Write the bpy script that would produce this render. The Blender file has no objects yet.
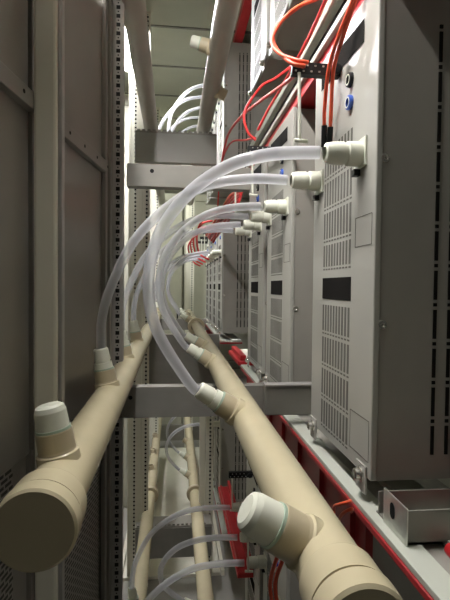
import bpy, math, random
from mathutils import Vector, Matrix
random.seed(4)
C = bpy.context.scene
COL = C.collection
UP = 2.1            # camera height above the floor; everything below is laid out from eye level, lifted at the end

# ---------------------------------------------------------------- camera
cd = bpy.data.cameras.new('camera'); cam = bpy.data.objects.new('camera', cd); COL.objects.link(cam)
cd.sensor_fit = 'VERTICAL'; cd.sensor_height = 36.0; cd.sensor_width = 27.0
cd.lens = 465.0 / 600.0 * 36.0
cd.clip_start = 0.02
cam.matrix_world = Matrix(((0.99399425, -0.00677131, -0.10922259, 0),
                           (-0.10897486, 0.02991467, -0.99359428, 0),
                           (0.0099953, 0.99952952, 0.0289971, 0),
                           (0, 0, 0, 1)))
cam.location = (0, 0, UP)
C.camera = cam
# rotation of the camera above already holds world axes (columns = camera right, up, back)

# ---------------------------------------------------------------- world + exposure
w = bpy.data.worlds.new('room_ambience'); C.world = w; w.use_nodes = True
w.node_tree.nodes['Background'].inputs[0].default_value = (0.93, 0.95, 0.86, 1)
w.node_tree.nodes['Background'].inputs[1].default_value = 0.10
C.view_settings.view_transform = 'Standard'; C.view_settings.look = 'None'
C.view_settings.gamma = 1; C.view_settings.use_curve_mapping = False
C.view_settings.exposure = -1.35

def area(name, loc, target, size, sy, power, col):
    l = bpy.data.lights.new(name, 'AREA'); l.shape = 'RECTANGLE'; l.size = size; l.size_y = sy
    l.energy = power; l.color = col
    o = bpy.data.objects.new(name, l); COL.objects.link(o); o.location = loc
    o.rotation_euler = (Vector(target) - Vector(loc)).to_track_quat('-Z', 'Z').to_euler()
    return o
# added unseen fill behind the viewer; area light standing in for far-end ceiling lamps
area('fill_light_behind', (-0.25, -0.9, 1.78), (0.05, 0.6, -0.3), 0.3, 1.2, 3.5, (1.0, 0.95, 0.84))
area('ceiling_lamp_far', (-0.55, 5.3, 1.75), (-0.3, 5.3, 0), 0.3, 1.2, 110, (0.97, 1.0, 0.93))

# ---------------------------------------------------------------- materials
def mat(name, col, rough=0.5, metal=0.0, var=0.06, scale=9.0, bump=0.0, bscale=200, spec=0.5):
    m = bpy.data.materials.new(name); m.use_nodes = True
    nt = m.node_tree; b = nt.nodes['Principled BSDF']
    b.inputs['Roughness'].default_value = rough; b.inputs['Metallic'].default_value = metal
    b.inputs['Specular IOR Level'].default_value = spec
    tc = nt.nodes.new('ShaderNodeTexCoord'); n = nt.nodes.new('ShaderNodeTexNoise')
    n.inputs['Scale'].default_value = scale; n.inputs['Detail'].default_value = 4
    nt.links.new(tc.outputs['Object'], n.inputs['Vector'])
    r = nt.nodes.new('ShaderNodeValToRGB')
    r.color_ramp.elements[0].position = 0.3; r.color_ramp.elements[1].position = 0.7
    r.color_ramp.elements[0].color = tuple(c * (1 - var) for c in col) + (1,)
    r.color_ramp.elements[1].color = tuple(min(1, c * (1 + var)) for c in col) + (1,)
    nt.links.new(n.outputs['Fac'], r.inputs['Fac']); nt.links.new(r.outputs['Color'], b.inputs['Base Color'])
    if bump:
        n2 = nt.nodes.new('ShaderNodeTexNoise'); n2.inputs['Scale'].default_value = bscale
        nt.links.new(tc.outputs['Object'], n2.inputs['Vector'])
        bp = nt.nodes.new('ShaderNodeBump'); bp.inputs['Strength'].default_value = bump; bp.inputs['Distance'].default_value = 0.002
        nt.links.new(n2.outputs['Fac'], bp.inputs['Height']); nt.links.new(bp.outputs['Normal'], b.inputs['Normal'])
    return m

M = {}
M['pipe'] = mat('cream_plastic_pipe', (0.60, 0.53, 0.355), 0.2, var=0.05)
M['pipe_shaded'] = mat('shaded_plastic_pipe', (0.40, 0.375, 0.32), 0.35, var=0.05)  # pipe colour greyed to carry the shade on the upper pipes
M['socket'] = mat('tan_plastic_socket', (0.50, 0.43, 0.29), 0.38, var=0.05)
M['cap'] = mat('white_nylon', (0.78, 0.79, 0.67), 0.42, var=0.03)
M['seal'] = mat('green_grey_seal', (0.42, 0.52, 0.42), 0.5)
M['panel'] = mat('light_grey_powder_coat', (0.41, 0.405, 0.365), 0.36, var=0.02, bump=0.04, bscale=700)
M['flank'] = mat('mid_grey_sheet_steel', (0.32, 0.305, 0.27), 0.45, var=0.05, bump=0.03, bscale=500)
M['dark'] = mat('dark_opening', (0.012, 0.011, 0.010), 0.9, spec=0.05)
M['slit'] = mat('vent_slit_shadow', (0.15, 0.145, 0.13), 0.8, spec=0.1)
M['hole'] = mat('punched_hole', (0.02, 0.02, 0.02), 0.9, spec=0.05)
M['galv'] = mat('galvanised_steel', (0.42, 0.405, 0.39), 0.42, 0.45, var=0.08, scale=25)
M['beam'] = mat('grey_zinc_sheet', (0.24, 0.23, 0.205), 0.5, 0.3, var=0.07, scale=14)
M['zinc'] = mat('bright_zinc_plate', (0.62, 0.63, 0.58), 0.3, 0.75, var=0.12, scale=40)
M['screw'] = mat('nickel_screw', (0.70, 0.68, 0.62), 0.25, 0.9)
M['black'] = mat('black_plastic', (0.013, 0.013, 0.014), 0.5, spec=0.25)
M['blue'] = mat('blue_plastic', (0.03, 0.09, 0.42), 0.4)
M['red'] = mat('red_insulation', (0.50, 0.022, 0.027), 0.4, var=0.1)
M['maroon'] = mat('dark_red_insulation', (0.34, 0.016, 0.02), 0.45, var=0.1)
M['orange'] = mat('orange_fibre_sheath', (0.78, 0.10, 0.04), 0.42)
M['redwire'] = mat('red_wire_sheath', (0.72, 0.05, 0.05), 0.42)
M['white'] = mat('white_fibreglass', (0.52, 0.54, 0.47), 0.4, var=0.05)
M['post'] = mat('beige_painted_post', (0.76, 0.73, 0.61), 0.42, var=0.03)
M['door'] = mat('grey_painted_door', (0.22, 0.205, 0.182), 0.28, var=0.07, scale=5, bump=0.03, bscale=300)
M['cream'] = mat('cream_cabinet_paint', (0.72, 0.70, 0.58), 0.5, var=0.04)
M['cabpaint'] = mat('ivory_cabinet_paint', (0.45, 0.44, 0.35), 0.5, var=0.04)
M['ceil'] = mat('pale_ceiling_tile', (0.46, 0.48, 0.38), 0.8, var=0.06, scale=3)
M['seam'] = mat('ceiling_seam', (0.20, 0.20, 0.17), 0.8)
M['wall'] = mat('painted_wall', (0.55, 0.54, 0.46), 0.8, var=0.04, scale=2)
M['floor'] = mat('grey_floor_paint', (0.30, 0.29, 0.26), 0.5, var=0.12, scale=5)

def hose_mat(name, body, a0, a1):
    m = bpy.data.materials.new(name); m.use_nodes = True; nt = m.node_tree
    b = nt.nodes['Principled BSDF']; b.inputs['Base Color'].default_value = body + (1,)
    b.inputs['Roughness'].default_value = 0.16
    tr = nt.nodes.new('ShaderNodeBsdfTransparent'); tr.inputs[0].default_value = (0.93, 0.94, 0.95, 1)
    tl = nt.nodes.new('ShaderNodeBsdfTranslucent'); tl.inputs[0].default_value = body + (1,)
    mx0 = nt.nodes.new('ShaderNodeMixShader'); mx0.inputs[0].default_value = 0.45
    nt.links.new(b.outputs[0], mx0.inputs[1]); nt.links.new(tl.outputs[0], mx0.inputs[2])
    lw = nt.nodes.new('ShaderNodeLayerWeight'); lw.inputs[0].default_value = 0.45
    mr = nt.nodes.new('ShaderNodeMapRange'); mr.inputs['To Min'].default_value = a0; mr.inputs['To Max'].default_value = a1
    nt.links.new(lw.outputs['Facing'], mr.inputs['Value'])
    mx = nt.nodes.new('ShaderNodeMixShader')
    nt.links.new(mr.outputs[0], mx.inputs[0]); nt.links.new(tr.outputs[0], mx.inputs[1]); nt.links.new(mx0.outputs[0], mx.inputs[2])
    nt.links.new(mx.outputs[0], nt.nodes['Material Output'].inputs[0])
    return m
M['hose'] = hose_mat('clear_pvc_hose', (0.80, 0.80, 0.83), 0.30, 0.85)

def mesh_mat():
    m = mat('perforated_door_vent', (0.30, 0.285, 0.26), 0.45, 0.2)
    nt = m.node_tree; b = nt.nodes['Principled BSDF']
    src = b.inputs['Base Color'].links[0].from_socket
    tc = nt.nodes.new('ShaderNodeTexCoord'); sx = nt.nodes.new('ShaderNodeSeparateXYZ'); cb = nt.nodes.new('ShaderNodeCombineXYZ')
    nt.links.new(tc.outputs['Object'], sx.inputs[0])
    nt.links.new(sx.outputs['Y'], cb.inputs['X']); nt.links.new(sx.outputs['Z'], cb.inputs['Y'])
    br = nt.nodes.new('ShaderNodeTexBrick'); nt.links.new(cb.outputs[0], br.inputs['Vector'])
    br.inputs['Scale'].default_value = 1.0; br.inputs['Brick Width'].default_value = 0.030
    br.inputs['Row Height'].default_value = 0.0115; br.inputs['Mortar Size'].default_value = 0.0026
    br.inputs['Mortar Smooth'].default_value = 0.1
    mx = nt.nodes.new('ShaderNodeMix'); mx.data_type = 'RGBA'
    nt.links.new(br.outputs['Fac'], mx.inputs[0])
    mx.inputs[6].default_value = (0.02, 0.02, 0.018, 1)
    nt.links.new(src, mx.inputs[7]); nt.links.new(mx.outputs[2], b.inputs['Base Color'])
    return m
M['perf'] = mesh_mat()

def emis(name, col, s):
    m = bpy.data.materials.new(name); m.use_nodes = True; b = m.node_tree.nodes['Principled BSDF']
    b.inputs['Base Color'].default_value = (0.9, 0.9, 0.9, 1)
    b.inputs['Emission Color'].default_value = col + (1,); b.inputs['Emission Strength'].default_value = s
    return m
M['added_tube'] = emis('added_tube_glow', (1.0, 0.97, 0.95), 1000.0)  # glow of the added lamp over the near pipe ends
M['tube'] = emis('lit_fluorescent_diffuser', (0.98, 0.97, 1.0), 900.0)

# ---------------------------------------------------------------- mesh helpers
class MB:
    def __init__(s): s.v = []; s.f = []; s.mi = []; s.sm = []; s.mats = []
    def m(s, key):
        if key not in s.mats: s.mats.append(key)
        return s.mats.index(key)
    def quad(s, pts, key):
        n = len(s.v); s.v += [tuple(p) for p in pts]; s.f.append(tuple(range(n, n + len(pts)))); s.mi.append(s.m(key)); s.sm.append(False)
    def box(s, a, b, key):
        (x0, y0, z0), (x1, y1, z1) = [min(i, j) for i, j in zip(a, b)], [max(i, j) for i, j in zip(a, b)]
        n = len(s.v); i = s.m(key)
        s.v += [(x0, y0, z0), (x1, y0, z0), (x1, y1, z0), (x0, y1, z0), (x0, y0, z1), (x1, y0, z1), (x1, y1, z1), (x0, y1, z1)]
        for q in ((0, 3, 2, 1), (4, 5, 6, 7), (0, 1, 5, 4), (1, 2, 6, 5), (2, 3, 7, 6), (3, 0, 4, 7)):
            s.f.append(tuple(n + k for k in q)); s.mi.append(i); s.sm.append(False)
    def lathe(s, prof, org, ax, key, seg=28, keys=None):
        """profile [(t along axis, radius)...]; each sharp step repeats the point"""
        ax = Vector(ax).normalized(); u = ax.orthogonal().normalized(); v = ax.cross(u); org = Vector(org)
        for k in range(len(prof) - 1):
            (t0, r0), (t1, r1) = prof[k], prof[k + 1]
            i = s.m(keys[k] if keys else key); n = len(s.v)
            for (t, r) in ((t0, r0), (t1, r1)):
                for j in range(seg):
                    a = 2 * math.pi * j / seg
                    s.v.append(tuple(org + ax * t + (u * math.cos(a) + v * math.sin(a)) * max(r, 1e-5)))
            flat = abs(t1 - t0) < 1e-6
            for j in range(seg):
                j2 = (j + 1) % seg
                s.f.append((n + j, n + j2, n + seg + j2, n + seg + j)); s.mi.append(i); s.sm.append(not flat)
    def tube(s, pts, r, key, seg=12, sub=8, cap=True):
        P = spline([Vector(p) for p in pts], sub) if sub else [Vector(p) for p in pts]
        i = s.m(key); n0 = len(s.v)
        t = (P[1] - P[0]).normalized(); u = t.orthogonal().normalized()
        for k, p in enumerate(P):
            t2 = (P[min(k + 1, len(P) - 1)] - P[max(k - 1, 0)]).normalized()
            u = (u - t2 * u.dot(t2)).normalized(); v = t2.cross(u)
            for j in range(seg):
                a = 2 * math.pi * j / seg; s.v.append(tuple(p + (u * math.cos(a) + v * math.sin(a)) * r))
        for k in range(len(P) - 1):
            for j in range(seg):
                a = n0 + k * seg + j; b = n0 + k * seg + (j + 1) % seg
                s.f.append((a, b, b + seg, a + seg)); s.mi.append(i); s.sm.append(True)
        if cap:
            s.f.append(tuple(n0 + j for j in range(seg))[::-1]); s.mi.append(i); s.sm.append(False)
            e = n0 + (len(P) - 1) * seg
            s.f.append(tuple(e + j for j in range(seg))); s.mi.append(i); s.sm.append(False)
    def build(s, name, parent=None, loc=None, bevel=0):
        me = bpy.data.meshes.new(name); me.from_pydata(s.v, [], s.f)
        for k in s.mats: me.materials.append(M[k])
        me.polygons.foreach_set('material_index', s.mi); me.polygons.foreach_set('use_smooth', s.sm)
        me.update()
        o = bpy.data.objects.new(name, me); COL.objects.link(o)
        if parent: o.parent = parent
        if loc: o.location = loc
        if bevel:
            b = o.modifiers.new('edge', 'BEVEL'); b.width = bevel; b.segments = 2; b.limit_method = 'ANGLE'
        return o

def spline(P, sub):
    out = []; n = len(P)
    for i in range(n - 1):
        p0, p1, p2, p3 = P[max(i - 1, 0)], P[i], P[i + 1], P[min(i + 2, n - 1)]
        for k in range(sub):
            t = k / sub
            out.append(0.5 * ((2 * p1) + (p2 - p0) * t + (2 * p0 - 5 * p1 + 4 * p2 - p3) * t * t + (3 * p1 - p0 - 3 * p2 + p3) * t ** 3))
    out.append(P[-1]); return out

def tag(o, label=None, cat=None, group=None, kind=None):
    if label: o['label'] = label
    if cat: o['category'] = cat
    if group: o['group'] = group
    if kind: o['kind'] = kind
    return o
def thing(name, label, cat, loc=(0, 0, 0), group=None):
    o = bpy.data.objects.new(name, None); COL.objects.link(o); o.location = loc
    o.empty_display_size = 0.05
    return tag(o, label, cat, group)
def copy_tree(o, parent=None):
    c = o.copy(); COL.objects.link(c); c.parent = parent
    for ch in list(o.children): copy_tree(ch, c)
    return c
def struct(name, a, b, key, label=None, cat=None):
    m = MB(); m.box(a, b, key); o = m.build(name)
    return tag(o, label, cat, None, 'structure')

# ---------------------------------------------------------------- room
tag(struct('floor', (-3, -1.6, -2.2), (3, 8.1, -2.1), 'floor'), 'grey painted floor at the foot of the racks', 'floor')
m = MB(); m.box((-3, -1.6, 1.84), (3, 8.1, 1.94), 'ceil')
y = 0.37
while y < 8: m.box((-3, y, 1.832), (3, y + 0.018, 1.8401), 'seam'); y += 0.6
tag(m.build('ceiling'), 'pale ceiling with cross seams above the pipes', 'ceiling', None, 'structure')
tag(struct('wall_back', (-3, 8.0, -2.1), (3, 8.1, 1.84), 'wall'), 'pale wall closing the far end of the aisle', 'wall')
tag(struct('wall_left', (-3, -1.6, -2.1), (-2.9, 8.0, 1.84), 'wall'), 'pale wall far to the left behind the doors', 'wall')
tag(struct('wall_right', (2.9, -1.6, -2.1), (3, 8.0, 1.84), 'wall'), 'pale wall far to the right behind the modules', 'wall')

# ceiling light in view
t = thing('ceiling_light', 'lit white fluorescent ceiling light beside the upper left pipe', 'light', (-0.338, 3.05, 1.77))
m = MB(); m.box((-0.07, 0, 0), (0.07, 0.82, 0.07), 'white'); m.box((-0.07, 0, -0.049), (-0.056, 0.82, 0), 'white'); m.box((0.056, 0, -0.049), (0.07, 0.82, 0), 'white'); m.box((-0.056, 0, -0.049), (0.056, 0.018, 0), 'white'); m.box((-0.056, 0.802, -0.049), (0.056, 0.82, 0), 'white'); m.build('housing', t, bevel=0.004)
m = MB(); m.box((-0.055, 0.02, -0.05), (0.055, 0.80, 0.0), 'tube'); m.build('diffuser', t)
t = thing('added_tube_light', 'added unseen tube on rods over the near pipe ends, lighting the module fronts', 'light', (-0.095, 0.52, 1.17))  # invented lamp above the frame, added to brighten the module fronts
m = MB(); m.lathe([(0.02, 0.0), (0.02, 0.014), (0.80, 0.014), (0.80, 0.0)], (0, 0, 0), (0, 1, 0), 'added_tube', 16); m.build('tube', t)
m = MB(); m.box((-0.02, 0, 0.03), (0.02, 0.82, 0.06), 'white'); m.box((-0.014, 0, -0.02), (0.014, 0.02, 0.03), 'white'); m.box((-0.014, 0.80, -0.02), (0.014, 0.82, 0.03), 'white'); m.build('batten', t)
m = MB()
for yy in (0.1, 0.72): m.lathe([(0, 0.004), (0.61, 0.004)], (0, yy, 0.06), (0, 0, 1), 'galv', 8)
m.build('suspension_rod', t)

# ---------------------------------------------------------------- left side: door leaf, frame posts
ang = math.atan(0.142)
cab = thing('steel_cabinet', 'dark grey steel cabinet with two vented doors along the left edge', 'cabinet', (-0.30, 0.25, -2.1))
def door_leaf(y0, y1, label, fold=True):
    yb = 1.6; L = (y1 - y0) / math.cos(ang); H = 3.88
    m = MB(); m.box((-0.03, 0, 1.69), (0, L, H), 'door'); m.box((-0.03, 0, 0), (0, L, 0.5), 'door')
    m.box((-0.03, 0, .5), (-0.006, L, 1.69), 'door')
    o = m.build('door', cab, bevel=0.002); o['label'] = label
    o.location = (-0.222 - 0.142 * (yb - y0) + 0.30, y0 - 0.25, 0.05); o.rotation_euler.z = -ang
    m = MB(); m.box((-0.006, 0.02, 0.5), (-0.001, L - 0.07, 1.69), 'perf'); m.build('vent_mesh', o)
    m = MB(); z = 2.05 + 0.359
    m.box((0.0, 0.01, z), (0.018, L - (0.06 if fold else 0.0), z + 0.036), 'door')
    for k in range(int(L / 0.11)): m.lathe([(0, 0.0045), (0.0006, 0.0045), (0.0006, 0)], (0.018, 0.06 + k * 0.11, z + 0.02), (1, 0, 0), 'hole', 10)
    m.build('stiffener', o, bevel=0.002)
    if not fold: return
    m = MB(); m.box((0, L - 0.06, 0.0), (0.014, L - 0.035, H), 'door'); m.box((0, L - 0.025, 0.0), (0.02, L, H), 'door'); m.build('edge_fold', o, bevel=0.002)
door_leaf(0.25, 1.02, 'nearer door at the picture edge', False)
door_leaf(1.04, 1.585, 'farther door between the posts')

t = thing('cabinet_post', 'plain beige cabinet post standing in front of the grey doors', 'post', (-0.289, 1.0, -2.1))
m = MB(); m.box((0.0, 0.0, 0.0), (0.046, 0.035, 3.94), 'post'); m.build('post_face', t, bevel=0.006)
m = MB(); m.box((0.046, 0.012, 0.0), (0.055, 0.035, 3.94), 'galv'); m.build('edge_strip', t, bevel=0.002)

def perforated_post(x0, x1, y, label, key='galv', z0=-2.1, z1=1.84, pitch=0.0285, flange=0.045):
    t = thing('perforated_post', label, 'post', (x0, y, z0))
    m = MB(); W = x1 - x0; H = z1 - z0
    m.box((0, 0, 0), (W, 0.03, H), key)
    zc = 0.03; hx = W * 0.58; s = 0.0065
    while zc < H - 0.03:
        m.quad([(hx - s, -0.0006, zc - s), (hx + s, -0.0006, zc - s), (hx + s, -0.0006, zc + s), (hx - s, -0.0006, zc + s)], 'hole')
        m.quad([(hx - s * .35, -0.0006, zc + pitch / 2 - s * .35), (hx + s * .35, -0.0006, zc + pitch / 2 - s * .35), (hx + s * .35, -0.0006, zc + pitch / 2 + s * .35), (hx - s * .35, -0.0006, zc + pitch / 2 + s * .35)], 'hole')
        zc += pitch
    m.build('punched_face', t)
    m = MB(); m.box((-flange, 0.015, 0), (-0.002, 0.045, H), key); m.build('flange', t, bevel=0.003)
    return t
perforated_post(-0.215, -0.171, 1.6, 'galvanised perforated post nearest on the left, at the end of the cross beams')
perforated_post(-0.215, -0.168, 3.22, 'pale perforated post second on the left, seen behind the nearest one', 'post')
perforated_post(-0.30, -0.25, 3.30, 'pale perforated post just left of the second perforated post', 'cream', flange=0.02)
perforated_post(0.235, 0.29, 3.30, 'pale perforated post on the right, ahead of the far modules', 'post', z1=-0.75)
perforated_post(-0.21, -0.155, 4.9, 'far pale perforated post on the left, near the end wall', 'cream')
perforated_post(0.19, 0.25, 5.9, 'far pale perforated post on the right, near the end wall', 'cream')

# ---------------------------------------------------------------- beams
def beam(name, x0, x1, y, z0, z1, label, key='beam', lip=False, holes=(), depth=0.05):
    t = thing(name, label, 'beam', (x0, y, z0)); W = x1 - x0; H = z1 - z0
    m = MB(); m.box((0, 0, 0), (W, 0.004, H), key); m.box((0, 0.004, H - 0.004), (W, depth, H), key); m.box((0, 0.004, 0), (W, depth, 0.004), key)
    for hx, hz in holes: m.lathe([(0, 0.0), (0.0005, 0.0), (0.0005, 0.007)], (hx, -0.0008, hz), (0, 1, 0), 'hole', 12)
    for hx, hz in holes: m.lathe([(0, 0.007), (0.001, 0.007)], (hx, -0.0008, hz), (0, 1, 0), 'hole', 12)
    m.build('web', t, bevel=0.0)
    if lip:
        m = MB(); m.box((-0.0, 0.006, H), (W, depth + 0.1, H + 0.012), 'flank')
        k = 0.01
        while k < W - 0.03: m.box((k, 0.01, H + 0.012), (k + 0.018, 0.03, H + 0.024), 'flank'); k += 0.03
        m.build('toothed_lip', t)
    return t
beam('cross_beam', -0.195, 0.475, 1.6, -0.452, -0.347, 'grey cross beam carrying the two middle pipes in front', holes=((0.05, 0.07),))
beam('cross_beam', -0.162, 0.262, 1.61, 0.338, 0.413, 'thin grey cross beam with bolt holes above the hoses', holes=((0.085, 0.052), (0.26, 0.045)))
beam('cross_beam', -0.23, 0.245, 2.75, 0.72, 0.885, 'deep grey cross beam with toothed lip holding the upper pipes', lip=True, holes=(), key='panel')
beam('cross_beam', -0.20, 0.33, 3.34, -0.74, -0.347, 'deep grey cross plate behind the front beam of the middle pipes', holes=((0.015, 0.06),))
beam('cross_beam', -0.25, 0.27, 3.15, -1.86, -1.655, 'dark grey cross beam carrying the two lowest pipes', lip=True)
beam('cross_beam', -0.25, 0.5, 4.9, -0.46, -0.347, 'far grey cross beam beneath the ends of the middle pipes')
beam('cross_beam', -0.25, 0.42, 6.0, -2.0, -1.80, 'far brownish cross beam at the end of the lowest pipes')
t = thing('bridge_plate', 'short grey plate between the nearest and second middle modules', 'plate', (0.255, 1.27, -0.36))
m = MB(); m.box((0, 0, 0), (0.24, 0.03, 0.083), 'beam'); m.build('plate', t, bevel=0.003)
m = MB(); m.box((0, -0.004, 0.083), (0.24, 0.034, 0.087), 'galv'); m.build('top_edge', t)

# ---------------------------------------------------------------- pipes
PL, PR, PZ, PRZ = -0.168, 0.172, -0.30, -0.306
SL = math.radians(10)
DL = (-math.sin(SL), 0, math.cos(SL)); DR = (-math.cos(math.radians(32)), 0, math.sin(math.radians(32)))
def pipe(name, label, x, z, y0, y1, stubs, d, rings=(3.55,), endcap=True, capped=(0,), R=0.0425, ce=0.006, key='pipe'):
    t = thing(name, label, 'pipe', (x, y0, z)); L = y1 - y0
    m = MB(); m.lathe([(0.02, 0), (0.02, R), (L, R), (L, 0)], (0, 0, 0), (0, 1, 0), key, 40); m.build('pipe_body', t)
    if endcap:
        m = MB(); m.lathe([(0, 0.0), (0, R + ce - .004), (0.003, R + ce - .0005), (0.027, R + ce), (0.028, R + ce - .0055), (0.031, R + ce - .0055), (0.032, R + ce - .0015), (0.07, R + ce - .0015), (0.072, R + ce - .002), (0.074, R - .001)], (0, 0, 0), (0, 1, 0), 'pipe', 44,
                          ['socket', 'pipe', 'pipe', 'socket', 'socket', 'socket', 'pipe', 'pipe', 'pipe']); m.build('end_cap', t)
    for ry in rings:
        if y0 < ry < y1:
            m = MB(); m.lathe([(-0.02, 0.042), (-0.02, 0.064), (0.0, 0.066), (0.02, 0.064), (0.02, 0.042)], (0, ry - y0, 0), (0, 1, 0), 'socket', 28); m.build('coupling_ring', t)
    d = Vector(d)
    d0 = d
    for k, sy in enumerate(stubs):
        d = d0
        if isinstance(sy, tuple): d = Vector(sy[1]); sy = sy[0]
        sink = 0.012 if (R < 0.04 and k in capped) else 0
        m = MB(); m.lathe([(0.030, 0.0325), (0.044, 0.0318), (0.046, 0.029), (0.050, 0.028), (0.077, 0.0275), (0.079, 0.027), (0.079, 0.018)], -d * sink + Vector((0, sy - y0, 0)), d, 'socket', 30,
                          ['pipe', 'pipe', 'socket', 'socket', 'socket', 'socket'])
        s = m.build('socket_stub', t)
        if k in capped:
            m = MB(); m.lathe([(0.077, 0.0264), (0.083, 0.0264), (0.083, 0.0248), (0.109, 0.0236), (0.116, 0.0212), (0.119, 0.0165), (0.1195, 0.0)], -d * sink + Vector((0, sy - y0, 0)), d, 'cap', 30,
                              ['seal', 'seal', 'cap', 'cap', 'cap', 'cap']); c = m.build('plug', s); c['label'] = 'white plug closing the stub'
    return t
modY = [0.785, 1.375, 1.812, 3.40, 3.84, 4.28, 4.72]
rowsuf = ['nearest', 'second', 'third', 'fourth', 'fifth', 'sixth', 'farthest']
LST = [0.73, 1.25, 1.72, 2.25, 3.95, 4.35, 4.8]
RST = [0.51, 1.05, 1.78, 2.22, 3.85, 4.25, 4.7]
pipe('water_pipe', 'cream left pipe of the middle level with its round end cap at lower left', PL, PZ, 0.578, 5.4, LST, DL, capped=(0,), ce=0.0105)
pipe('water_pipe', 'cream right pipe of the middle level, running out at the bottom right', PR, PRZ, 0.387, 5.4, RST, DR, capped=(0,), R=0.038)
pipe('water_pipe', 'cream left pipe overhead, coloured as in shade, beside the ceiling light', -0.146, 0.97, 0.66, 5.4, [4.0, 4.4, 4.8], DL, capped=(), endcap=False, key='pipe_shaded')
pipe('water_pipe', 'cream right pipe overhead, coloured as in shade, with a side stub', 0.176, 0.97, 0.7, 5.4, [1.93, (2.3, (0.9, 0, -0.43)), 4.05, 4.45, 4.85], (-0.95, 0, 0.25), capped=(0,), endcap=False, key='pipe_shaded')
pipe('water_pipe', 'cream left pipe of the lowest level seen under the front beam', -0.172, -1.6, 1.3, 5.6, LST[2:], DL, capped=(), endcap=False)
pipe('water_pipe', 'cream right pipe of the lowest level seen under the front beam', 0.172, -1.6, 1.3, 5.6, RST[2:], DR, capped=(), endcap=False)

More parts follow.
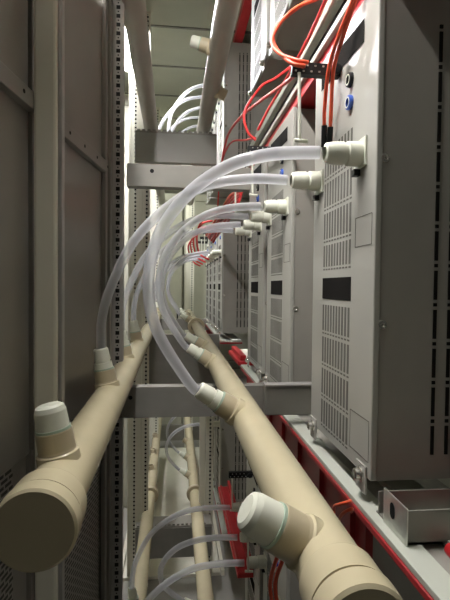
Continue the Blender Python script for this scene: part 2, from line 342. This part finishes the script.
# ---------------------------------------------------------------- power modules
MX = 0.35; MW = 0.365; MZ0, MZ1 = -0.345, 0.54
vent_rows = [(0.247, 0.318), (0.178, 0.240), (0.104, 0.171), (0.040, 0.097), (-0.108, -0.040), (-0.182, -0.115), (-0.256, -0.189), (-0.326, -0.263)]
def make_module():
    t = thing('power_module', 'x', 'power module', (MX, 0.785, MZ0), 'power modules along the right side')
    H = MZ1 - MZ0
    m = MB(); m.box((0.012, 0.002, 0), (0.55, MW - 0.002, H - 0.004), 'flank'); m.build('casing', t)
    m = MB(); m.box((0.0, 0, 0), (0.012, MW, H), 'panel'); m.build('front_panel', t, bevel=0.0025)
    yA, yB = 0.108, 0.284     # vent column
    Z = lambda z: z - MZ0
    for za, zb in vent_rows:
        m = MB(); n = 10; step = (yB - yA) / n
        for k in range(n):
            y0 = yA + k * step
            m.box((-0.0006, y0 + step * 0.28, Z(za) + 0.008), (0.004, y0 + step * 0.80, Z(zb)), 'slit')
            m.box((-0.0006, y0 + step * 0.2, Z(za)), (0.004, y0 + step * 0.8, Z(za) + 0.0035), 'slit')
        m.build('vent_grille', t)
    m = MB(); m.box((-0.0008, yA, Z(-0.026)), (0.004, yB, Z(0.022)), 'dark'); m.build('socket_opening', t)
    m = MB()
    m.quad([(-0.001, 0.062, Z(0.458)), (-0.001, 0.315, Z(0.470)), (-0.001, 0.315, Z(0.520)), (-0.001, 0.062, Z(0.502))], 'dark'); m.build('cable_slot', t)
    for (a, b, c_, d_) in ((0.013, 0.090, 0.078, 0.135), (0.010, 0.100, -0.315, -0.240)):
        m = MB(); w_ = 0.0013
        for p, q in (((a, c_), (b, c_ + w_)), ((a, d_ - w_), (b, d_)), ((a, c_), (a + w_, d_)), ((b - w_, c_), (b, d_))):
            m.box((-0.0006, p[0], Z(p[1])), (0.001, q[0], Z(q[1])), 'slit')
        m.build('cover_plate', t)
    for zc, key in ((0.416, 'black'), (0.371, 'blue')):
        m = MB(); m.lathe([(0.0, 0.0145), (0.007, 0.014), (0.008, 0.011), (0.008, 0.0085), (0.004, 0.0085), (0.004, 0)], (0, 0.126, Z(zc)), (-1, 0, 0), key, 20, [key, key, 'cap', key, 'dark'])
        o = m.build('fibre_port', t); o['label'] = 'blue fibre port' if key == 'blue' else 'black fibre port'
    # cable arm with knob
    m = MB(); m.box((-0.105, 0.187, Z(0.450)), (-0.001, 0.204, Z(0.475)), 'black')
    for k in range(9): m.box((-0.100 + k * 0.0085, 0.1855, Z(0.455) + 0.012 * (k % 2)), (-0.096 + k * 0.0085, 0.1875, Z(0.458) + 0.012 * (k % 2)), 'panel')
    a = m.build('cable_arm', t)
    m = MB(); m.lathe([(0, 0.011), (0.008, 0.011), (0.010, 0.007), (0.010, 0)], (-0.012, 0.186, Z(0.462)), (0, -1, 0), 'black', 16); m.build('knob', a)
    # white cable tie hanging from arm
    m = MB(); m.tube([(-0.092, 0.182, Z(0.45)), (-0.090, 0.182, Z(0.37)), (-0.089, 0.182, Z(0.31))], 0.0036, 'cap', 8, 4); m.tube([(-0.100, 0.182, Z(0.31)), (-0.072, 0.182, Z(0.308))], 0.0045, 'cap', 8, 0)
    o = m.build('cable_tie', a); o['label'] = 'white cable tie hanging from the arm'
    for yc in (0.067, 0.317):
        m = MB(); m.box((-0.012, yc + 0.004, Z(0.213)), (0.0, yc + 0.02, Z(0.225)), 'black'); m.box((-0.004, yc - 0.027, Z(0.226)), (0.0, yc + 0.027, Z(0.279)), 'cap')
        m.build('inlet_flange', t)
    # side slots and screws
    m = MB()
    for cx in (0.115, 0.142, 0.169, 0.196):
        z = Z(-0.30)
        while z < Z(0.44):
            m.box((cx - 0.003, -0.0002, z), (cx + 0.003, 0.004, z + 0.052), 'dark')
            m.box((cx - 0.003, -0.0002, z + 0.058), (cx + 0.003, 0.004, z + 0.064), 'dark'); z += 0.07
    m.build('side_slots', t)
    for zc in (0.228, -0.065):
        m = MB(); m.lathe([(0, 0.009), (0.0025, 0.0075), (0.003, 0.004), (0.001, 0.002), (0.001, 0)], (0.017, 0.002, Z(zc)), (0, -1, 0), 'screw', 14); m.build('screw', t)
    for yc in (0.037, 0.335):
        m = MB(); m.box((-0.003, yc - 0.022, -0.03), (0.0, yc + 0.022, 0.02), 'panel'); f = m.build('fixing_tab', t)
        m = MB(); m.lathe([(0, 0.014), (0.003, 0.0135), (0.004, 0.0105), (0.012, 0.010), (0.014, 0.006), (0.014, 0)], (-0.003, yc, 0.0), (-1, 0, 0), 'screw', 16); m.build('bolt', f)
    return t
mod0 = make_module()
levels = [('middle', 0.0, range(7)), ('top', 1.235, range(1, 7)), ('lowest', -1.29, range(1, 7))]
first = True
for lv, dz, rng in levels:
    for i in rng:
        o = mod0 if first else copy_tree(mod0); first = False
        o.location = (MX, modY[i], MZ0 + dz)
        extra = {('middle', 0): ', with blue port, filling the right edge', ('middle', 1): ', just behind the nearest'}.get((lv, i), '')
        o['label'] = f'grey vented power module, {rowsuf[i]} of the {lv} row{extra}'

# ---------------------------------------------------------------- hoses
H1 = [(.268, 0, .252), (.178, .04, .247), (.095, .12, .224), (.02, .25, .171), (-.033, .38, .094), (-.052, .55, .002), (-.034, .71, -.097), (.024, .88, -.184)]
H2 = [(.268, 0, .257), (.181, .03, .258), (.074, .15, .242), (-.023, .36, .188), (-.105, .60, .105), (-.163, .83, -.008), (-.187, .95, -.09)]
def hose(label, side, yc, ys, dz, group, px, pz):
    t = thing('water_hose', label, 'hose', (px, ys, pz), group)
    d = Vector(DR if side == 'R' else DL)
    end = Vector((px, ys, pz)) + d * 0.128
    pts = [Vector((x, yc + (ys - yc) * s, z + dz)) for x, s, z in (H1 if side == 'R' else H2)]
    if side == 'R': pts[-1] = end + d * 0.03
    pts += [end]
    loc = Vector((px, ys, pz)); pts = [p - loc for p in pts]
    m = MB(); m.tube(pts, 0.0122, 'hose', 14, 9, cap=False); m.build('tube', t)
    # nut on the pipe stub
    m = MB(); m.lathe([(0.077, 0.0262), (0.083, 0.0262), (0.083, 0.0238), (0.098, 0.0230), (0.098, 0.0195), (0.104, 0.0195), (0.104, 0.0212), (0.132, 0.0196), (0.136, 0.0175), (0.136, 0.0125)], (0, 0, 0), d, 'cap', 24, ['seal', 'seal'] + ['cap'] * 7)
    m.build('pipe_nut', t)
    # fitting at the module
    zc = (.252 if side == 'R' else .257) + dz
    m = MB(); m.lathe([(0.0, 0.0235), (0.026, 0.0225), (0.028, 0.0195), (0.034, 0.0195), (0.034, 0.0215), (0.054, 0.0205), (0.067, 0.0180), (0.069, 0.0125)], Vector((MX - 0.003, yc, zc)) - loc, (-1, 0, 0), 'cap', 24); m.build('module_nut', t)
    return t
g = {'middle': 'hoses of the middle level', 'top': 'hoses of the top level', 'lowest': 'hoses of the lowest level'}
def conn(i): return modY[i] + 0.067, modY[i] + 0.317
names = {0: 'nearest', 1: 'second', 2: 'third', 3: 'fourth', 4: 'fifth', 5: 'sixth'}
for i in range(6):
    a, b = conn(i)
    hose(f'clear hose looping from the {names[i]} middle module down to the right pipe', 'R', a, RST[i + 1], 0, g['middle'], PR, PRZ)
    hose(f'clear hose arching from the {names[i]} middle module over to the left pipe', 'L', b, LST[i + 1], 0, g['middle'], PL, PZ)
for k, i in enumerate((3, 4, 5)):
    a, b = conn(i)
    hose(f'pale hose of the {names[i]} top-row module, looping to the upper right pipe', 'R', a, (4.05, 4.45, 4.85)[k], 1.235, g['top'], 0.176, 0.97)
    hose(f'pale hose of the {names[i]} top-row module, arching to the upper left pipe', 'L', b, (4.0, 4.4, 4.8)[k], 1.235, g['top'], -0.146, 0.97)
for i in (1, 2):
    a, b = conn(i)
    hose(f'clear hose from the {names[i]} lowest module, arching to the lowest left pipe', 'L', b, LST[i + 1], -1.29, g['lowest'], -0.172, -1.6)
    hose(f'clear hose from the {names[i]} lowest module, looping to the lowest right pipe', 'R', a, RST[i + 1], -1.29, g['lowest'], 0.172, -1.6)
for i in (3, 4):
    a, b = conn(i)
    hose(f'white hose from the {names[i]} lowest module to the lowest right pipe', 'R', a, RST[i + 1], -1.29, g['lowest'], 0.172, -1.6)

# ---------------------------------------------------------------- rails under the modules
def rail_set(dz, y0, y1, where):
    t = thing('support_rail', f'white fibreglass rail under the {where} modules', 'rail', (0.335, y0, -0.40 + dz)); L = y1 - y0
    m = MB(); m.box((0, 0, 0), (0.042, L, 0.010), 'white'); m.box((0.042, 0, 0), (0.085, L, 0.002), 'flank'); m.box((0.085, 0, 0), (0.15, L, 0.014), 'white'); m.build('channel', t, bevel=0.002)
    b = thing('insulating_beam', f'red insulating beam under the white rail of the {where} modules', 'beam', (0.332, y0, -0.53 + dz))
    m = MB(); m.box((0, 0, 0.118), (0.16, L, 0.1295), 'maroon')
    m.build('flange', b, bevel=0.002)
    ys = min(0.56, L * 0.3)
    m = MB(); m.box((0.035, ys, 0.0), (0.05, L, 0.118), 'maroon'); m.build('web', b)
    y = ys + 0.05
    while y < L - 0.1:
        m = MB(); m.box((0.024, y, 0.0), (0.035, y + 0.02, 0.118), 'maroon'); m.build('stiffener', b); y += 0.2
rail_set(0, 0.28, 2.3, 'near middle')
t = thing('support_rail', 'slim dark rail carrying the top row of modules', 'rail', (0.55, 1.3, 0.862))
m = MB(); m.box((0, 0, 0), (0.03, 4.0, 0.026), 'flank'); m.build('bar', t)
rail_set(0, 3.3, 5.3, 'far middle')
rail_set(-1.29, 1.3, 2.3, 'near lowest')
rail_set(-1.29, 3.1, 5.3, 'far lowest')
def insulator(x, y, z, label, sx=1, sy=1, strip=True):
    t = thing('red_insulator', label, 'insulator', (x, y, z))
    m = MB(); m.box((0, 0, 0), (0.20, 0.42, 0.022), 'red'); m.build('flange_plate', t, bevel=0.004)
    m = MB(); m.box((0.015, 0.02, 0.022), (0.045, 0.4, 0.05), 'red'); m.box((0.13, 0.0, 0.022), (0.17, 0.42, 0.06), 'red'); m.build('rib', t, bevel=0.004)
    t.scale = (sx, sy, 1)
    if not strip: return
    m = MB(); m.box((0.055, -0.005, 0.022), (0.115, 0.40, 0.030), 'cream'); o = m.build('cover_strip', t, bevel=0.002); o['label'] = 'cream strip along the insulator'
insulator(0.325, 2.32, -0.40, 'red insulator with cream strip just beyond the third middle module')
insulator(0.28, 1.95, -1.26, 'red insulator of the lowest level left of the capped right stub', 0.42, 2.1, False)
m = MB(); m.box((0, 0, 0), (0.06, 1.7, 0.05), 'red'); o = m.build('ceiling_rail', loc=(0.425, 1.9, 1.785)); tag(o, 'red rail under the ceiling right of the upper pipes', 'rail')

# slide bracket in the foreground
t = thing('slide_bracket', 'zinc slide bracket with slotted hole at the foot of the nearest module', 'bracket', (0.35, 0.655, -0.390))
m = MB(); m.box((0, 0, 0), (0.003, 0.078, 0.058), 'zinc')
m.build('ear_plate', t, bevel=0.001)
m = MB()
pts = []
for k in range(20):
    a = 2 * math.pi * k / 20; r = 0.008
    pts.append((-0.0007, 0.045 - (r * math.cos(a)), 0.034 + r * math.sin(a) + (0.005 if math.sin(a) > 0 else -0.005)))
m.quad(pts, 'hole'); m.build('slotted_hole', t)
m = MB(); m.box((0.003, 0.006, 0.0), (0.5, 0.009, 0.052), 'beam'); m.box((0.003, 0.006, 0.0), (0.5, 0.11, 0.003), 'beam'); m.box((0.003, 0.1, 0.0), (0.5, 0.104, 0.04), 'beam'); m.build('tray', t)
m = MB(); m.box((0.03, 0.03, 0.003), (0.5, 0.07, 0.010), 'maroon'); m.build('reflection_strip', t)['label'] = 'red reflection drawn as a strip in the tray'  # dark red strip imitating a red reflection at the module foot
m = MB(); m.lathe([(0, 0), (0, 0.010), (0.018, 0.012), (0.022, 0.009), (0.022, 0)], (0.068, -0.005, -0.003), (0, -1, 0), 'red', 18)
m.lathe([(0, 0.005), (0.03, 0.005)], (0.068, -0.005, -0.003), (0, 1, 0), 'screw', 12); m.build('knob', t)['label'] = 'red knob'

# ---------------------------------------------------------------- trough above the modules with white lips
t = thing('cable_trough', 'long cable trough with white lips above the middle modules', 'trough', (0.35, 0.55, 0.575))
m = MB(); m.box((0.03, 0, 0.0), (0.16, 2.0, 0.004), 'flank'); m.box((0.02, 0, 0.0), (0.024, 2.0, 0.09), 'black'); m.build('tray', t)
m = MB(); m.box((0.0, 0, 0.0), (0.03, 2.0, 0.016), 'white'); m.build('lower_lip', t, bevel=0.002)
m = MB(); m.box((0.0, 0, 0.060), (0.03, 2.0, 0.092), 'white'); m.build('upper_lip', t, bevel=0.002)
m = MB(); m.box((0.01, 0, -0.030), (0.15, 2.0, -0.002), 'red'); m.build('base_strip', t)['label'] = 'red strip beneath the trough'

# ---------------------------------------------------------------- cables
def cable(name, label, pts, r, key, tip=None, group=None, cat='cable'):
    loc = Vector(pts[0]); t = thing(name, label, cat, loc, group)
    P = [Vector(p) - loc for p in pts]
    m = MB(); m.tube(P, r, key, 10, 8); m.build('sheath', t)
    if tip:
        m = MB(); e = P[-1]; d = (P[-1] - P[-2]).normalized()
        m.lathe([(0, 0), (0, r * 1.5), (tip, r * 1.5), (tip, r * 0.8), (tip + 0.01, r * 0.8), (tip + 0.01, 0)], e, d, 'black', 12); m.build('plug', t)['label'] = 'black plug'
    return t

cg = 'fibre cables over the modules'
cable('fibre_cable', 'orange fibre cable looping above the cross arm, outer of two', [(.345, 1.05, .70), (.331, 1.05, .664), (.273, 1.06, .639), (.234, 1.06, .598), (.214, 1.04, .548), (.224, 1.0, .503), (.253, .962, .473), (.275, .958, .468)], .0042, 'orange', group=cg)
cable('fibre_cable', 'orange fibre cable looping above the cross arm, inner of two', [(.345, 1.09, .72), (.335, 1.09, .69), (.293, 1.10, .668), (.236, 1.10, .615), (.223, 1.05, .547), (.239, .97, .472), (.268, .955, .459)], .0042, 'orange', group=cg)
cable('fibre_cable', 'orange-red fibre cable dropping past the arm to the left plug', [(.338, .82, .60), (.332, .86, .545), (.322, .91, .50), (.318, .955, .456), (.322, .99, .39), (.325, 1.0, .355)], .0042, 'orange', .045, cg)
cable('fibre_cable', 'orange-red fibre cable dropping past the arm to the right plug', [(.341, .81, .61), (.338, .85, .555), (.331, .90, .505), (.328, .953, .457), (.333, .98, .38), (.336, .992, .350)], .0042, 'orange', .045, cg)
cable('fibre_cable', 'dark red cable running from the arm away over the second module', [(.266, .957, .465), (.267, 1.0, .470), (.269, 1.15, .505), (.26, 1.4, .564), (.243, 1.7, .623), (.226, 2.0, .649), (.221, 2.2, .596)], .0048, 'redwire', group=cg)
cable('fibre_cable', 'red cable hanging in front of the trough lips', [(.335, .95, .66), (.34, 1.15, .644), (.34, 1.3, .64), (.335, 1.5, .635), (.319, 1.6, .611), (.293, 1.65, .558)], .0046, 'redwire', group=cg)
cable('fibre_cable', 'red cable looping around the arm of the second module', [(.345, 1.38, .66), (.31, 1.45, .652), (.278, 1.5, .649), (.241, 1.55, .605), (.229, 1.558, .565), (.244, 1.562, .519), (.271, 1.564, .494)], .0045, 'redwire', group=cg)
cable('fibre_cable', 'thin red cable curving off behind the second arm', [(.274, 1.60, .514), (.273, 1.8, .568), (.243, 2.0, .62), (.23, 2.2, .62), (.231, 2.4, .573), (.24, 2.6, .45)], .004, 'redwire', group=cg)
for k in range(5):
    ox, oz, q = 0.012 * k, -0.012 * k, 0.25 * k
    cable('fibre_cable', ['orange', 'red', 'scarlet', 'deep red', 'lowest red'][k] + ' cable of the bundle sagging between the third and fourth modules',
          [(.310 - ox * .3, 2.15, .44 + oz), (.287 + ox * .4, 2.4, .47 + oz * 1.5), (.264 + ox, 2.7, .43 + oz), (.241 + ox, 3.0 + q * .2, .39 + oz), (.225 + ox, 3.3, .36 + oz)], .0075, ['orange', 'redwire', 'red', 'redwire', 'red'][k], group='red cable bundle between modules')
for k in range(4):
    cable('fibre_cable', ['first', 'second', 'third', 'fourth'][k] + ' thin red cable drooping in front of the far modules, counted towards the end wall',
          [(.30, 3.3 + .4 * k, .52), (.22, 3.35 + .4 * k, .50), (.17 - .01 * k, 3.5 + .4 * k, .40), (.19, 3.6 + .4 * k, .26), (.27, 3.65 + .4 * k, .21)], .008, 'redwire', group='red cables of the far modules')
cable('wire', 'upper red wire poking out beside the right pipe near the bolt', [(.318, .80, -.385), (.299, .75, -.362), (.289, .77, -.376), (.297, .82, -.405), (.312, .86, -.445)], .003, 'orange', cat='wire')
cable('wire', 'lower red wire looping out beside the right pipe near the bolt', [(.318, .79, -.40), (.302, .75, -.375), (.295, .77, -.392), (.303, .81, -.425), (.315, .84, -.455)], .003, 'orange', cat='wire')
cable('wire', 'left orange wire hanging below the capped stub of the right pipe', [(.27, 1.0, -.50), (.255, 1.0, -.564), (.242, 1.05, -.639), (.239, 1.1, -.73), (.25, 1.1, -.80)], .005, 'orange', cat='wire')
cable('wire', 'right orange wire hanging below the capped stub of the right pipe', [(.29, 1.0, -.50), (.272, 1.0, -.564), (.258, 1.05, -.639), (.252, 1.1, -.73), (.262, 1.1, -.80)], .005, 'orange', cat='wire')

# ---------------------------------------------------------------- cabinets and plates at the far end
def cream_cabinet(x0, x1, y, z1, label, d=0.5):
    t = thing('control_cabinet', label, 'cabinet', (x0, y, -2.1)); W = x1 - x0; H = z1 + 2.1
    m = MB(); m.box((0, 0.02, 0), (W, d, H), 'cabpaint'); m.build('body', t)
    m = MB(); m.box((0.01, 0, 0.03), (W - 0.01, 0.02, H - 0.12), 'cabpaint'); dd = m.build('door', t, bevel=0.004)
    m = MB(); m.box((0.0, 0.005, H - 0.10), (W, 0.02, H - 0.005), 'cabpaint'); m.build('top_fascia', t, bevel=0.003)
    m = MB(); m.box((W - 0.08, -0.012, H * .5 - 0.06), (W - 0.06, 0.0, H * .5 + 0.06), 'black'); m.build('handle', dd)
cream_cabinet(-1.25, -0.29, 4.4, 1.76, 'tall cream cabinet in the lit gap left of the pipes')
cream_cabinet(-0.40, 0.12, 6.6, 1.30, 'tall cream cabinet closing the aisle at its far end')
cream_cabinet(0.14, 0.62, 6.6, 1.30, 'tall cream cabinet at the far end, right of its neighbour')
t = thing('floor_plate', 'pale cream floor plate between the lowest pipes', 'plate', (-0.35, 3.3, -2.1))
m = MB(); m.box((0, 0, 0), (0.70, 2.65, 0.025), 'cream'); m.build('plate', t, bevel=0.004)
m = MB(); m.box((-0.03, 0, 0), (-0.004, 2.65, 0.04), 'post'); m.box((0.704, 0, 0), (0.73, 2.65, 0.04), 'post'); m.build('side_rail', t)

# lift the laid-out scene from eye level to the room's floor height
for o in list(COL.objects):
    if o.parent is None and o != cam:
        o.location.z += UP
